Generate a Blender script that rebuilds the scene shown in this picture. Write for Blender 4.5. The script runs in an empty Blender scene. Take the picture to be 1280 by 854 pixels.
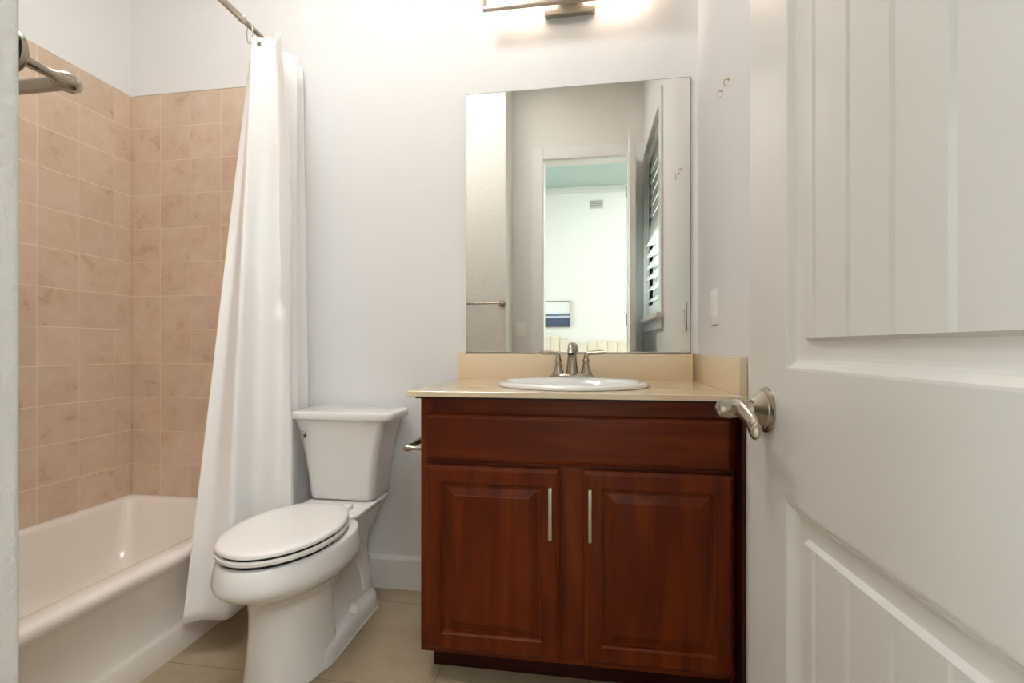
import bpy, bmesh, math, random
from mathutils import Vector, Matrix
from math import pi, sin, cos, radians, tan

random.seed(7)
SC = bpy.context.scene
COL = SC.collection

# ------------------------------------------------------------------ camera, world, light, exposure
F, YAW, CX, CY = 609.2, .1528, 640.0, 433.9          # for a 1280 x 854 frame
cam_data = bpy.data.cameras.new('camera')
cam = bpy.data.objects.new('camera', cam_data)
COL.objects.link(cam)
cam.location = (-.417, -1.940, 1.006)
cam.rotation_euler = (pi/2, 0, YAW)
cam_data.sensor_width = 36.0
cam_data.lens = 36.0*F/1280
cam_data.shift_y = (CY-427.0)/1280
cam_data.clip_start = .01
SC.camera = cam

SC.view_settings.view_transform = 'Standard'
SC.view_settings.look = 'None'
SC.view_settings.gamma = 1.0
SC.view_settings.use_curve_mapping = False
SC.view_settings.exposure = 0.0
SC.cycles.max_bounces = 14
SC.cycles.diffuse_bounces = 8
SC.cycles.glossy_bounces = 6
SC.cycles.use_denoising = True
SC.cycles.caustics_reflective = False
SC.cycles.caustics_refractive = False
SC.cycles.sample_clamp_indirect = 6.0

world = bpy.data.worlds.new('daylight')
SC.world = world
world.use_nodes = True
wb = world.node_tree.nodes['Background']
wb.inputs['Color'].default_value = (.80, .90, 1.0, 1)
wb.inputs['Strength'].default_value = 5.0


def area(name, loc, direction, sx, sy, power, color, spread=pi):
    d = bpy.data.lights.new(name, 'AREA')
    d.shape = 'RECTANGLE'
    d.size, d.size_y = sx, sy
    d.energy = power
    d.color = color
    d.spread = spread
    o = bpy.data.objects.new(name, d)
    COL.objects.link(o)
    o.location = loc
    o.rotation_euler = Vector(direction).to_track_quat('-Z', 'Y').to_euler()
    return o


area('bedroom_window_daylight', (-3.2, -3.15, 1.75), (1, 0, -.05), 1.5, 1.5, 45, (.92, .97, 1.0))
area('bathroom_window_daylight', (.22, -1.28, 1.80), (-1, .1, -.12), .66, 1.1, 12, (.86, .94, 1.0))

# ------------------------------------------------------------------ helpers


def S(r, g, b):
    def f(c):
        c /= 255.0
        return c/12.92 if c <= .04045 else ((c+.055)/1.055)**2.4
    return (f(r), f(g), f(b), 1.0)


def new_mat(name):
    m = bpy.data.materials.new(name)
    m.use_nodes = True
    nt = m.node_tree
    return m, nt, nt.nodes['Principled BSDF']


def node(nt, typ, **kw):
    n = nt.nodes.new(typ)
    for k, v in kw.items():
        if k in n.inputs:
            n.inputs[k].default_value = v
        else:
            setattr(n, k, v)
    return n


def plain(name, col, rough=.5, metal=0.0, var=.03, scale=6.0, bump=0.0, bscale=200.0, coat=0.0, spec=.5, dist=.002):
    """A surface of one colour with faint noise in colour and roughness."""
    m, nt, p = new_mat(name)
    L = nt.links.new
    tc = node(nt, 'ShaderNodeTexCoord')
    nz = node(nt, 'ShaderNodeTexNoise', Scale=scale, Detail=4.0)
    L(tc.outputs['Object'], nz.inputs['Vector'])
    mx = node(nt, 'ShaderNodeMix', data_type='RGBA')
    mx.inputs['A'].default_value = tuple(c*(1-var) for c in col[:3])+(1,)
    mx.inputs['B'].default_value = tuple(min(1, c*(1+var)) for c in col[:3])+(1,)
    L(nz.outputs['Fac'], mx.inputs['Factor'])
    L(mx.outputs['Result'], p.inputs['Base Color'])
    p.inputs['Roughness'].default_value = rough
    p.inputs['Metallic'].default_value = metal
    p.inputs['Coat Weight'].default_value = coat
    p.inputs['Specular IOR Level'].default_value = spec
    if bump:
        b = node(nt, 'ShaderNodeTexNoise', Scale=bscale, Detail=3.0)
        L(tc.outputs['Object'], b.inputs['Vector'])
        bp = node(nt, 'ShaderNodeBump', Strength=bump, Distance=dist)
        L(b.outputs['Fac'], bp.inputs['Height'])
        L(bp.outputs['Normal'], p.inputs['Normal'])
    return m


def wood(name, axis, dark, mid, light):
    """Stained cherry: grain stretched along one axis."""
    m, nt, p = new_mat(name)
    L = nt.links.new
    tc = node(nt, 'ShaderNodeTexCoord')
    mp = node(nt, 'ShaderNodeMapping')
    sc = [9.0, 9.0, 9.0]
    sc[axis] = 1.1
    mp.inputs['Scale'].default_value = sc
    L(tc.outputs['Object'], mp.inputs['Vector'])
    n1 = node(nt, 'ShaderNodeTexNoise', Scale=1.6, Detail=5.0, Distortion=.8)
    L(mp.outputs['Vector'], n1.inputs['Vector'])
    mp2 = node(nt, 'ShaderNodeMapping')
    s2 = [120.0, 120.0, 120.0]
    s2[axis] = 5.0
    mp2.inputs['Scale'].default_value = s2
    L(tc.outputs['Object'], mp2.inputs['Vector'])
    n2 = node(nt, 'ShaderNodeTexNoise', Scale=1.0, Detail=3.0)
    L(mp2.outputs['Vector'], n2.inputs['Vector'])
    ad = node(nt, 'ShaderNodeMath', operation='MULTIPLY_ADD')
    ad.inputs[1].default_value = .22
    L(n2.outputs['Fac'], ad.inputs[0])
    L(n1.outputs['Fac'], ad.inputs[2])
    r = node(nt, 'ShaderNodeValToRGB')
    e = r.color_ramp.elements
    e[0].position, e[0].color = .36, dark
    e[1].position, e[1].color = .86, light
    k = e.new(.6)
    k.color = mid
    L(ad.outputs[0], r.inputs['Fac'])
    L(r.outputs['Color'], p.inputs['Base Color'])
    p.inputs['Roughness'].default_value = .36
    p.inputs['Specular IOR Level'].default_value = .30
    return m


def tiled(name, ax_u, ax_v, off_u, off_v, size, mortar, cols, grout, rough=.35, mscale=10.0, bumpy=.5):
    """Square tiles with grout; ax_u / ax_v pick the object axes the grid runs along."""
    m, nt, p = new_mat(name)
    L = nt.links.new
    tc = node(nt, 'ShaderNodeTexCoord')
    sp = node(nt, 'ShaderNodeSeparateXYZ')
    L(tc.outputs['Object'], sp.inputs[0])
    cb = node(nt, 'ShaderNodeCombineXYZ')
    for i, (ax, off) in enumerate(((ax_u, off_u), (ax_v, off_v))):
        a = node(nt, 'ShaderNodeMath', operation='ADD')
        a.inputs[1].default_value = -off + size*40 + mortar*.0
        L(sp.outputs[ax], a.inputs[0])
        L(a.outputs[0], cb.inputs[i])
    br = node(nt, 'ShaderNodeTexBrick', offset=0.0, squash=1.0)
    br.inputs['Scale'].default_value = 1.0
    br.inputs['Mortar Size'].default_value = mortar
    br.inputs['Mortar Smooth'].default_value = .3
    br.inputs['Bias'].default_value = 0.0
    br.inputs['Brick Width'].default_value = size
    br.inputs['Row Height'].default_value = size
    br.inputs['Color1'].default_value = (.0, .0, .0, 1)
    br.inputs['Color2'].default_value = (1, 1, 1, 1)
    L(cb.outputs[0], br.inputs['Vector'])
    # stone mottling, shifted per tile
    vm = node(nt, 'ShaderNodeVectorMath', operation='MULTIPLY_ADD')
    vm.inputs[1].default_value = (3.7, 2.3, 5.1)
    L(br.outputs['Color'], vm.inputs[0])
    L(tc.outputs['Object'], vm.inputs[2])
    n1 = node(nt, 'ShaderNodeTexNoise', Scale=mscale, Detail=7.0, Roughness=.70, Distortion=.35)
    L(vm.outputs[0], n1.inputs['Vector'])
    r = node(nt, 'ShaderNodeValToRGB')
    e = r.color_ramp.elements
    e[0].position, e[0].color = .26, cols[0]
    e[1].position, e[1].color = .70, cols[2]
    k = e.new(.42)
    k.color = cols[1]
    L(n1.outputs['Fac'], r.inputs['Fac'])
    hv = node(nt, 'ShaderNodeHueSaturation')
    mr = node(nt, 'ShaderNodeMapRange')
    mr.inputs['To Min'].default_value = .955
    mr.inputs['To Max'].default_value = 1.035
    L(br.outputs['Color'], mr.inputs['Value'])
    L(mr.outputs['Result'], hv.inputs['Value'])
    L(r.outputs['Color'], hv.inputs['Color'])
    mx = node(nt, 'ShaderNodeMix', data_type='RGBA')
    L(br.outputs['Fac'], mx.inputs['Factor'])
    L(hv.outputs['Color'], mx.inputs['A'])
    mx.inputs['B'].default_value = grout
    L(mx.outputs['Result'], p.inputs['Base Color'])
    p.inputs['Roughness'].default_value = rough
    ht = node(nt, 'ShaderNodeMath', operation='MULTIPLY_ADD')
    ht.inputs[1].default_value = -1.0
    nn = node(nt, 'ShaderNodeMath', operation='MULTIPLY')
    nn.inputs[1].default_value = .15
    L(n1.outputs['Fac'], nn.inputs[0])
    L(br.outputs['Fac'], ht.inputs[0])
    L(nn.outputs[0], ht.inputs[2])
    bp = node(nt, 'ShaderNodeBump', Strength=bumpy, Distance=.002)
    L(ht.outputs[0], bp.inputs['Height'])
    L(bp.outputs['Normal'], p.inputs['Normal'])
    return m


class MB:
    """Collects shapes, then links them as one mesh object."""

    def __init__(self):
        self.bm = bmesh.new()

    def face(self, pts):
        vs = [self.bm.verts.new(p) for p in pts]
        return self.bm.faces.new(vs)

    def box(self, x0, x1, y0, y1, z0, z1, bev=0.0, seg=2):
        b = bmesh.new()
        c = [(x0, y0, z0), (x1, y0, z0), (x1, y1, z0), (x0, y1, z0), (x0, y0, z1), (x1, y0, z1), (x1, y1, z1), (x0, y1, z1)]
        v = [b.verts.new(p) for p in c]
        for f in ((0, 3, 2, 1), (4, 5, 6, 7), (0, 1, 5, 4), (1, 2, 6, 5), (2, 3, 7, 6), (3, 0, 4, 7)):
            b.faces.new([v[i] for i in f])
        if bev:
            bmesh.ops.bevel(b, geom=b.edges[:], offset=bev, segments=seg, profile=.5, affect='EDGES')
        self._take(b)
        return self

    def _take(self, b, mat=None):
        if mat is not None:
            b.transform(mat)
        mp = {}
        b.verts.index_update()
        for v in b.verts:
            mp[v.index] = self.bm.verts.new(v.co)
        for f in b.faces:
            try:
                self.bm.faces.new([mp[v.index] for v in f.verts])
            except ValueError:
                pass
        b.free()

    def loft(self, rings, cap0=True, cap1=True, closed=True):
        vr = [[self.bm.verts.new(p) for p in r] for r in rings]
        n = len(vr[0])
        for a, b in zip(vr, vr[1:]):
            for i in range(n if closed else n-1):
                j = (i+1) % n
                self.bm.faces.new((a[i], a[j], b[j], b[i]))
        if cap0:
            self.bm.faces.new(list(reversed(vr[0])))
        if cap1:
            self.bm.faces.new(vr[-1])
        return self

    def tube(self, pts, rad, n=14, sx=1.0, up=None):
        """Sweep a round (or, with sx, flattened) section along a path; rad may be a list."""
        P = [Vector(p) for p in pts]
        R = rad if isinstance(rad, (list, tuple)) else [rad]*len(P)
        rings = []
        ref = Vector(up) if up else None
        for i, p in enumerate(P):
            t = (P[min(i+1, len(P)-1)]-P[max(i-1, 0)]).normalized()
            if ref is None:
                ref = Vector((0, 0, 1)) if abs(t.z) < .9 else Vector((1, 0, 0))
            a = t.cross(ref).normalized()
            b = a.cross(t).normalized()
            ref = b
            rings.append([p + a*(R[i]*sx*cos(2*pi*k/n)) + b*(R[i]*sin(2*pi*k/n)) for k in range(n)])
        return self.loft(rings)

    def lathe(self, prof, o, axis='Z', n=28):
        """prof: list of (radius, distance along the axis from o)."""
        o = Vector(o)
        A = {'Z': ((1, 0, 0), (0, 1, 0), (0, 0, 1)), 'Y': ((0, 0, 1), (1, 0, 0), (0, 1, 0)), 'X': ((0, 1, 0), (0, 0, 1), (1, 0, 0)),
             '-Y': ((1, 0, 0), (0, 0, 1), (0, -1, 0)), '-X': ((0, 0, 1), (0, 1, 0), (-1, 0, 0))}[axis]
        e1, e2, e3 = (Vector(v) for v in A)
        rings = [[o + e1*(r*cos(2*pi*k/n)) + e2*(r*sin(2*pi*k/n)) + e3*h for k in range(n)] for r, h in prof]
        return self.loft(rings)

    def build(self, name, mat, parent=None, smooth=True, angle=38, kind=None, local=False):
        bm = self.bm
        bmesh.ops.remove_doubles(bm, verts=bm.verts[:], dist=1e-6)
        bmesh.ops.recalc_face_normals(bm, faces=bm.faces[:])
        me = bpy.data.meshes.new(name)
        if parent is not None and not local:
            w = Vector((0, 0, 0))
            q = parent
            while q is not None:
                w += q.location
                q = q.parent
            bmesh.ops.translate(bm, verts=bm.verts[:], vec=-w)
        for f in bm.faces:
            f.smooth = smooth
        if smooth:
            lim = radians(angle)
            for e in bm.edges:
                if len(e.link_faces) == 2 and e.calc_face_angle(0) > lim:
                    e.smooth = False
        bm.to_mesh(me)
        bm.free()
        me.materials.append(mat)
        o = bpy.data.objects.new(name, me)
        COL.objects.link(o)
        if parent is not None:
            o.parent = parent
        if kind:
            o['kind'] = kind
        return o


def thing(name, label, cat, loc=(0, 0, 0), group=None, rotz=0.0):
    o = bpy.data.objects.new(name, None)
    COL.objects.link(o)
    o.location = loc
    o.rotation_euler = (0, 0, rotz)
    o['label'] = label
    o['category'] = cat
    if group:
        o['group'] = group
    return o


def struct(name, mb, mat, smooth=False):
    return mb.build(name, mat, None, smooth=smooth, kind='structure')


def copy_tree(o, parent=None):
    c = o.copy()
    COL.objects.link(c)
    c.parent = parent
    for ch in list(o.children):
        copy_tree(ch, c)
    return c


def rrect(x0, x1, y0, y1, r, z, n=8):
    """Rounded rectangle ring, 4*(n+1) points, counter-clockwise."""
    r = max(1e-4, min(r, (x1-x0)/2-1e-4, (y1-y0)/2-1e-4))
    pts = []
    for cx, cy, a0 in ((x1-r, y1-r, 0), (x0+r, y1-r, 90), (x0+r, y0+r, 180), (x1-r, y0+r, 270)):
        for k in range(n+1):
            a = radians(a0 + 90*k/n)
            pts.append(Vector((cx+r*cos(a), cy+r*sin(a), z)))
    return pts


def egg(cx, y0, hw, lf, lr, z, n=64, pf=2.0, pr=2.0):
    pts = []
    for k in range(n):
        t = 2*pi*k/n
        c, s = cos(t), sin(t)
        q = pf if s < 0 else pr
        x = hw*math.copysign(abs(c)**(2/q), c)
        y = (lr if s > 0 else lf)*math.copysign(abs(s)**(2/q), s)
        pts.append(Vector((cx+x, y0+y, z)))
    return pts


def catmull(P, m=8, closed=False):
    P = [Vector(p) for p in P]
    out = []
    n = len(P)
    for i in range(n-1):
        p0 = P[max(i-1, 0)]
        p1, p2 = P[i], P[i+1]
        p3 = P[min(i+2, n-1)]
        for k in range(m):
            t = k/m
            out.append(.5*((2*p1)+(-p0+p2)*t+(2*p0-5*p1+4*p2-p3)*t*t+(-p0+3*p1-3*p2+p3)*t**3))
    out.append(P[-1])
    return out


def interp_rows(rows, m=6):
    """Smoothly interpolate rows of numbers (tuples) with Catmull-Rom."""
    out = []
    n = len(rows)
    for i in range(n-1):
        p0, p1, p2, p3 = rows[max(i-1, 0)], rows[i], rows[i+1], rows[min(i+2, n-1)]
        for k in range(m):
            t = k/m
            out.append(tuple(.5*((2*b)+(-a+c)*t+(2*a-5*b+4*c-d)*t*t+(-a+3*b-3*c+d)*t**3) for a, b, c, d in zip(p0, p1, p2, p3)))
    out.append(rows[-1])
    return out


def rings_panel(mb, s0, s1, z0, z1, prof, put, cap=True):
    """Nested mitred rectangles: prof = [(inset, depth)]; put(s, z, d) -> point."""
    last = None
    for ins, d in prof:
        a, b, c, e = s0+ins, s1-ins, z0+ins, z1-ins
        cur = [put(a, c, d), put(b, c, d), put(b, e, d), put(a, e, d)]
        if last:
            for i in range(4):
                j = (i+1) % 4
                mb.face((last[i], last[j], cur[j], cur[i]))
        last = cur
    if cap:
        mb.face(last)
    return last


# ------------------------------------------------------------------ materials
M_wall = plain('white_wall_paint', S(230, 230, 230), .62, var=.012, bump=.22, bscale=90, spec=.3)
M_wall_tex = plain('orange_peel_wall_paint', S(229, 227, 223), .60, var=.012, bump=.9, bscale=70, spec=.3, dist=.004)
M_ceiling = plain('ceiling_paint', S(232, 230, 226), .8, var=.01)
M_trim = plain('semi_gloss_trim_paint', S(232, 231, 229), .32, var=.01)
M_door = plain('semi_gloss_door_paint', S(226, 224, 220), .24, var=.012, bump=.02, bscale=60, coat=.35)
M_door.node_tree.nodes['Principled BSDF'].inputs['Coat Roughness'].default_value = .14
M_bed_wall = plain('bedroom_wall_paint', S(240, 240, 236), .7, var=.01)
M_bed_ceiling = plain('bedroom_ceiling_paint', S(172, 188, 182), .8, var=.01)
M_carpet = plain('bedroom_floor_carpet', S(190, 178, 160), .95, var=.1, scale=90, bump=.4, bscale=400)
tcols = (S(180, 146, 122), S(206, 182, 159), S(214, 196, 177))
M_tile_left = tiled('beige_wall_tile_left', 1, 2, -.0882, .4749, .1524, .0018, tcols, S(230, 215, 196), .30)
M_tile_back = tiled('beige_wall_tile_back', 0, 2, -2.472, .4749, .1524, .0018, tcols, S(220, 202, 180), .30)
M_floor = tiled('beige_floor_tile', 0, 1, -.87, -.57, .457, .0022, (S(134, 116, 92), S(156, 138, 113), S(172, 155, 131)), S(124, 109, 88), .38, 4.0, .3)
M_porcelain = plain('white_glazed_porcelain', S(235, 234, 232), .10, var=.008, coat=.5)
M_seat = plain('white_seat_plastic', S(238, 234, 230), .22, var=.006)
M_tub = plain('white_tub_enamel', S(233, 226, 218), .16, var=.008, coat=.3)
M_counter = plain('cream_quartz', S(223, 205, 176), .13, var=.05, scale=240, coat=.2)
M_counter_edge = plain('dark_counter_underlay', S(52, 30, 22), .6, var=.1)
WD, WM, WL = S(70, 19, 0), S(99, 33, 0), S(124, 51, 5)
M_wood_v = wood('cherry_wood_upright_grain', 2, WD, WM, WL)
M_wood_h = wood('cherry_wood_level_grain', 0, WD, WM, WL)
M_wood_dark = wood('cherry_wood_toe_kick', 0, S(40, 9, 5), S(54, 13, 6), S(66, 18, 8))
M_nickel = plain('brushed_nickel', S(172, 162, 148), .26, 1.0, var=.04, scale=60)
M_nickel_dark = plain('satin_nickel', S(156, 146, 133), .34, 1.0, var=.05, scale=60)
M_steel = plain('brushed_steel_pull', S(208, 200, 188), .30, 1.0, var=.04, scale=80)
M_chrome = plain('chrome', S(214, 212, 208), .10, 1.0, var=.02)
M_brass = plain('small_brass_hook', S(176, 140, 84), .35, 1.0, var=.05)
M_plastic = plain('white_switch_plastic', S(240, 239, 236), .35, var=.005)
M_caulk = plain('white_caulk', S(225, 220, 212), .5, var=.02)
M_mirror_edge = plain('mirror_backing', S(118, 116, 108), .5, var=.05)
M_black = plain('dark_gap_shade_and_bed_feet', S(32, 30, 28), .7, var=.1)  # bed feet, and the shade painted into the toilet seat gaps
M_linen = plain('cream_upholstery', S(216, 206, 188), .9, var=.05, scale=200, bump=.3, bscale=500)
M_bedding = plain('white_bedding', S(235, 233, 228), .9, var=.02)
M_frame = plain('thin_picture_frame', S(120, 112, 100), .4, var=.05)
M_vent = plain('grey_vent_paint', S(214, 214, 210), .5, var=.03)
M_vent_dark = plain('vent_shadow_gap', S(150, 150, 148), .7, var=.03)
M_shutter = plain('shutter_paint', S(228, 230, 222), .4, var=.01)


def mirror_mat():
    m, nt, p = new_mat('mirror_glass')
    tc = node(nt, 'ShaderNodeTexCoord')
    nz = node(nt, 'ShaderNodeTexNoise', Scale=2.0, Detail=1.0)
    nt.links.new(tc.outputs['Object'], nz.inputs['Vector'])
    r = node(nt, 'ShaderNodeValToRGB')
    r.color_ramp.elements[0].color = (.895, .89, .84, 1)
    r.color_ramp.elements[1].color = (.91, .905, .855, 1)
    nt.links.new(nz.outputs['Fac'], r.inputs['Fac'])
    nt.links.new(r.outputs['Color'], p.inputs['Base Color'])
    p.inputs['Metallic'].default_value = 1.0
    p.inputs['Roughness'].default_value = .005
    return m


def glass_mat(name, tint):
    m, nt, p = new_mat(name)
    nz = node(nt, 'ShaderNodeTexNoise', Scale=30.0)
    r = node(nt, 'ShaderNodeMapRange')
    r.inputs['To Min'].default_value = .02
    r.inputs['To Max'].default_value = .06
    nt.links.new(nz.outputs['Fac'], r.inputs['Value'])
    nt.links.new(r.outputs['Result'], p.inputs['Roughness'])
    p.inputs['Base Color'].default_value = tint
    p.inputs['Transmission Weight'].default_value = 1.0
    p.inputs['IOR'].default_value = 1.45
    return m


def pane_mat():
    m, nt, p = new_mat('window_pane_glass')
    out = nt.nodes['Material Output']
    tr = node(nt, 'ShaderNodeBsdfTransparent')
    tr.inputs['Color'].default_value = (.95, .97, .96, 1)
    gl = node(nt, 'ShaderNodeBsdfGlossy', Roughness=.02)
    fr = node(nt, 'ShaderNodeFresnel', IOR=1.45)
    mx = node(nt, 'ShaderNodeMixShader')
    nt.links.new(fr.outputs[0], mx.inputs[0])
    nt.links.new(tr.outputs[0], mx.inputs[1])
    nt.links.new(gl.outputs[0], mx.inputs[2])
    nt.links.new(mx.outputs[0], out.inputs['Surface'])
    return m


def lamp_mat(name, col, strength):
    m, nt, p = new_mat(name)
    nz = node(nt, 'ShaderNodeTexNoise', Scale=14.0)
    r = node(nt, 'ShaderNodeMapRange')
    r.inputs['To Min'].default_value = strength*.94
    r.inputs['To Max'].default_value = strength*1.06
    nt.links.new(nz.outputs['Fac'], r.inputs['Value'])
    nt.links.new(r.outputs['Result'], p.inputs['Emission Strength'])
    p.inputs['Base Color'].default_value = (.9, .88, .84, 1)
    p.inputs['Emission Color'].default_value = col
    return m


def fabric_mat():
    m, nt, p = new_mat('white_curtain_fabric')
    L = nt.links.new
    out = nt.nodes['Material Output']
    tc = node(nt, 'ShaderNodeTexCoord')
    wv = node(nt, 'ShaderNodeTexNoise', Scale=900.0, Detail=2.0)
    L(tc.outputs['Object'], wv.inputs['Vector'])
    cr = node(nt, 'ShaderNodeTexNoise', Scale=5.0, Detail=4.0)
    L(tc.outputs['Object'], cr.inputs['Vector'])
    ad = node(nt, 'ShaderNodeMath', operation='MULTIPLY_ADD')
    ad.inputs[1].default_value = .05
    L(wv.outputs['Fac'], ad.inputs[0])
    L(cr.outputs['Fac'], ad.inputs[2])
    bp = node(nt, 'ShaderNodeBump', Strength=.22, Distance=.02)
    L(ad.outputs[0], bp.inputs['Height'])
    p.inputs['Base Color'].default_value = S(250, 249, 248)
    p.inputs['Roughness'].default_value = .75
    p.inputs['Sheen Weight'].default_value = .15
    L(bp.outputs['Normal'], p.inputs['Normal'])
    tr = node(nt, 'ShaderNodeBsdfTranslucent')
    tr.inputs['Color'].default_value = S(245, 240, 234)
    L(bp.outputs['Normal'], tr.inputs['Normal'])
    mx = node(nt, 'ShaderNodeMixShader')
    mx.inputs[0].default_value = .15
    L(p.outputs[0], mx.inputs[1])
    L(tr.outputs[0], mx.inputs[2])
    L(mx.outputs[0], out.inputs['Surface'])
    return m


def art_mat():
    """Abstract seascape: pale sky over grey bands and deep navy."""
    m, nt, p = new_mat('abstract_seascape_print')
    L = nt.links.new
    tc = node(nt, 'ShaderNodeTexCoord')
    sp = node(nt, 'ShaderNodeSeparateXYZ')
    L(tc.outputs['Generated'], sp.inputs[0])
    nz = node(nt, 'ShaderNodeTexNoise', Scale=6.0, Detail=5.0)
    mp = node(nt, 'ShaderNodeMapping')
    mp.inputs['Scale'].default_value = (1.0, 1.0, 6.0)
    L(tc.outputs['Generated'], mp.inputs['Vector'])
    L(mp.outputs['Vector'], nz.inputs['Vector'])
    ad = node(nt, 'ShaderNodeMath', operation='MULTIPLY_ADD')
    ad.inputs[1].default_value = .07
    L(nz.outputs['Fac'], ad.inputs[0])
    L(sp.outputs['Z'], ad.inputs[2])
    r = node(nt, 'ShaderNodeValToRGB')
    r.color_ramp.interpolation = 'LINEAR'
    e = r.color_ramp.elements
    e[0].position, e[0].color = .0, S(60, 74, 100)
    e[1].position, e[1].color = 1.0, S(238, 240, 240)
    for pos, c in ((.30, S(66, 78, 104)), (.36, S(52, 62, 86)), (.39, S(186, 194, 204)), (.45, S(190, 198, 208)), (.47, S(70, 84, 110)), (.52, S(96, 108, 130)), (.55, S(200, 206, 214)), (.62, S(232, 236, 238))):
        k = e.new(pos)
        k.color = c
    L(ad.outputs[0], r.inputs['Fac'])
    L(r.outputs['Color'], p.inputs['Base Color'])
    p.inputs['Roughness'].default_value = .5
    return m


M_mirror = mirror_mat()
M_glass = glass_mat('clear_lamp_glass', (1, .98, .95, 1))
M_pane = pane_mat()
M_fabric = fabric_mat()
M_art = art_mat()
M_lamp = lamp_mat('warm_lamp_diffuser', (1.0, .79, .62, 1), 10.0)
M_fill_cool = lamp_mat('added_fill_glow_cool', (.95, .985, 1.0, 1), 31.0)  # cool glow of the fill panel added in the bedroom
M_fill = lamp_mat('added_fill_glow', (1.0, .98, .955, 1), 23.5)  # glow of the fill panel added over the bathroom

# ------------------------------------------------------------------ room shell
CEIL = 3.05
XL, XW = -2.481, -.989          # left wall, end of the tub's near wall
YW, YD, YB = -1.52, -1.80, -4.35
DOORL, DOORR, DOORT = -.745, -.100, 2.43

struct('floor', MB().box(-2.62, .14, -1.86, .14, -.06, 0), M_floor)
struct('floor_bedroom', MB().box(-3.0, 2.1, YB-.12, -1.86, -.06, 0), M_carpet)
struct('ceiling', MB().box(-2.62, .14, -1.80, .14, CEIL, CEIL+.08), M_ceiling)
struct('ceiling_bedroom', MB().box(-3.0, 2.1, YB-.12, -1.80, CEIL, CEIL+.08), M_bed_ceiling)
struct('wall_back', MB().box(-2.62, .14, 0, .14, -.05, CEIL), M_wall)
struct('wall_left', MB().box(-2.62, XL, -1.60, .0, -.05, CEIL), M_wall)

# right wall with the window opening
WY0, WY1, WZ0, WZ1 = -1.64, -.93, 1.20, 2.38
mb = MB()
mb.box(0, .14, WY1, 0, -.05, CEIL)
mb.box(0, .14, -1.92, WY0, -.05, CEIL)
mb.box(0, .14, WY0, WY1, -.05, WZ0)
mb.box(0, .14, WY0, WY1, WZ1, CEIL)
struct('wall_right', mb, M_wall)

# near wall of the tub alcove, ending in a rounded corner
b = bmesh.new()
ring = []
for (cx_, cy_) in ((XL-.1, YW), (XL-.1, -1.92), (XW, -1.92)):
    ring.append((cx_, cy_))
r_ = .012
for k in range(9):
    a = radians(0+90*k/8)
    ring.append((XW-r_+r_*cos(a), YW-r_+r_*sin(a)))
mb = MB()
mb.loft([[Vector((x, y, z)) for x, y in ring] for z in (-.05, CEIL)])
b.free()
struct('wall_tub_end', mb, M_wall_tex, smooth=True)

# wall with the doorway
mb = MB()
mb.box(XW, DOORL-.018, -1.92, YD, -.05, CEIL)
mb.box(DOORR+.018, 0, -1.92, YD, -.05, CEIL)
mb.box(DOORL-.018, DOORR+.018, -1.92, YD, DOORT+.018, CEIL)
struct('wall_door', mb, M_wall_tex)

# jambs and casing of the doorway
mb = MB()
mb.box(DOORL-.018, DOORL, -1.925, YD+.004, 0, DOORT)
mb.box(DOORR, DOORR+.018, -1.925, YD+.004, 0, DOORT)
mb.box(DOORL-.018, DOORR+.018, -1.925, YD+.004, DOORT, DOORT+.018)
struct('trim_1', mb, M_trim)
mb = MB()
cw = .088
for y0, y1 in ((YD, YD+.016), (-1.936, -1.92)):
    mb.box(DOORL-.006-cw, DOORL-.006, y0, y1, 0, DOORT+.006+cw, .004)
    mb.box(DOORR+.006, min(DOORR+.006+cw, -.002), y0, y1, 0, DOORT+.006+cw, .004)
    mb.box(DOORL-.006, DOORR+.006, y0, y1, DOORT+.006, DOORT+.006+cw, .004)
struct('trim_2', mb, M_trim)

# baseboards
BH = .136


def base_prof(h, t=.014):
    return [(0, 0), (t, 0), (t, h-.016), (t-.003, h-.008), (t-.009, h), (0, h)]


def baseboard(name, p0, p1, nrm):
    """Moulded baseboard from p0 to p1 on a wall whose normal is nrm."""
    mb = MB()
    n = Vector((nrm[0], nrm[1], 0))
    rings = []
    for p in (p0, p1):
        rings.append([Vector((p[0], p[1], 0)) + n*d + Vector((0, 0, z)) for d, z in base_prof(BH)])
    mb.loft(rings)
    return struct(name, mb, M_trim)


baseboard('baseboard_back', (-1.715, 0), (-.925, 0), (0, -1))
baseboard('baseboard_right', (0, -.60), (0, -1.78), (-1, 0))
baseboard('baseboard_tub_end', (XW, -1.53), (XW, -1.785), (1, 0))
baseboard('baseboard_bedroom', (-2.9, YB), (2.0, YB), (0, 1))

# tiled surround of the tub, with a rounded top edge
TT = 2.147
mb = MB()
mb.box(XL, -2.472, -1.52, 0, .32, TT, .004)
struct('trim_3', mb, M_tile_left)
mb = MB()
mb.box(-2.472, -1.70, -.008, 0, .32, TT, .004)
struct('trim_4', mb, M_tile_back)
mb = MB()
mb.box(-2.472, -1.70, -1.52, -1.512, .32, TT, .004)
struct('trim_5', mb, M_tile_back)

mb = MB()
mb.box(XL, -2.4725, -1.512, 0, TT, TT+.006, .002)
mb.box(-2.4725, -1.70, -.0085, 0, TT, TT+.006, .002)
mb.box(-1.70, -1.692, -.0085, 0, .34, TT+.006, .002)
struct('trim_9', mb, M_caulk)

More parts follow.
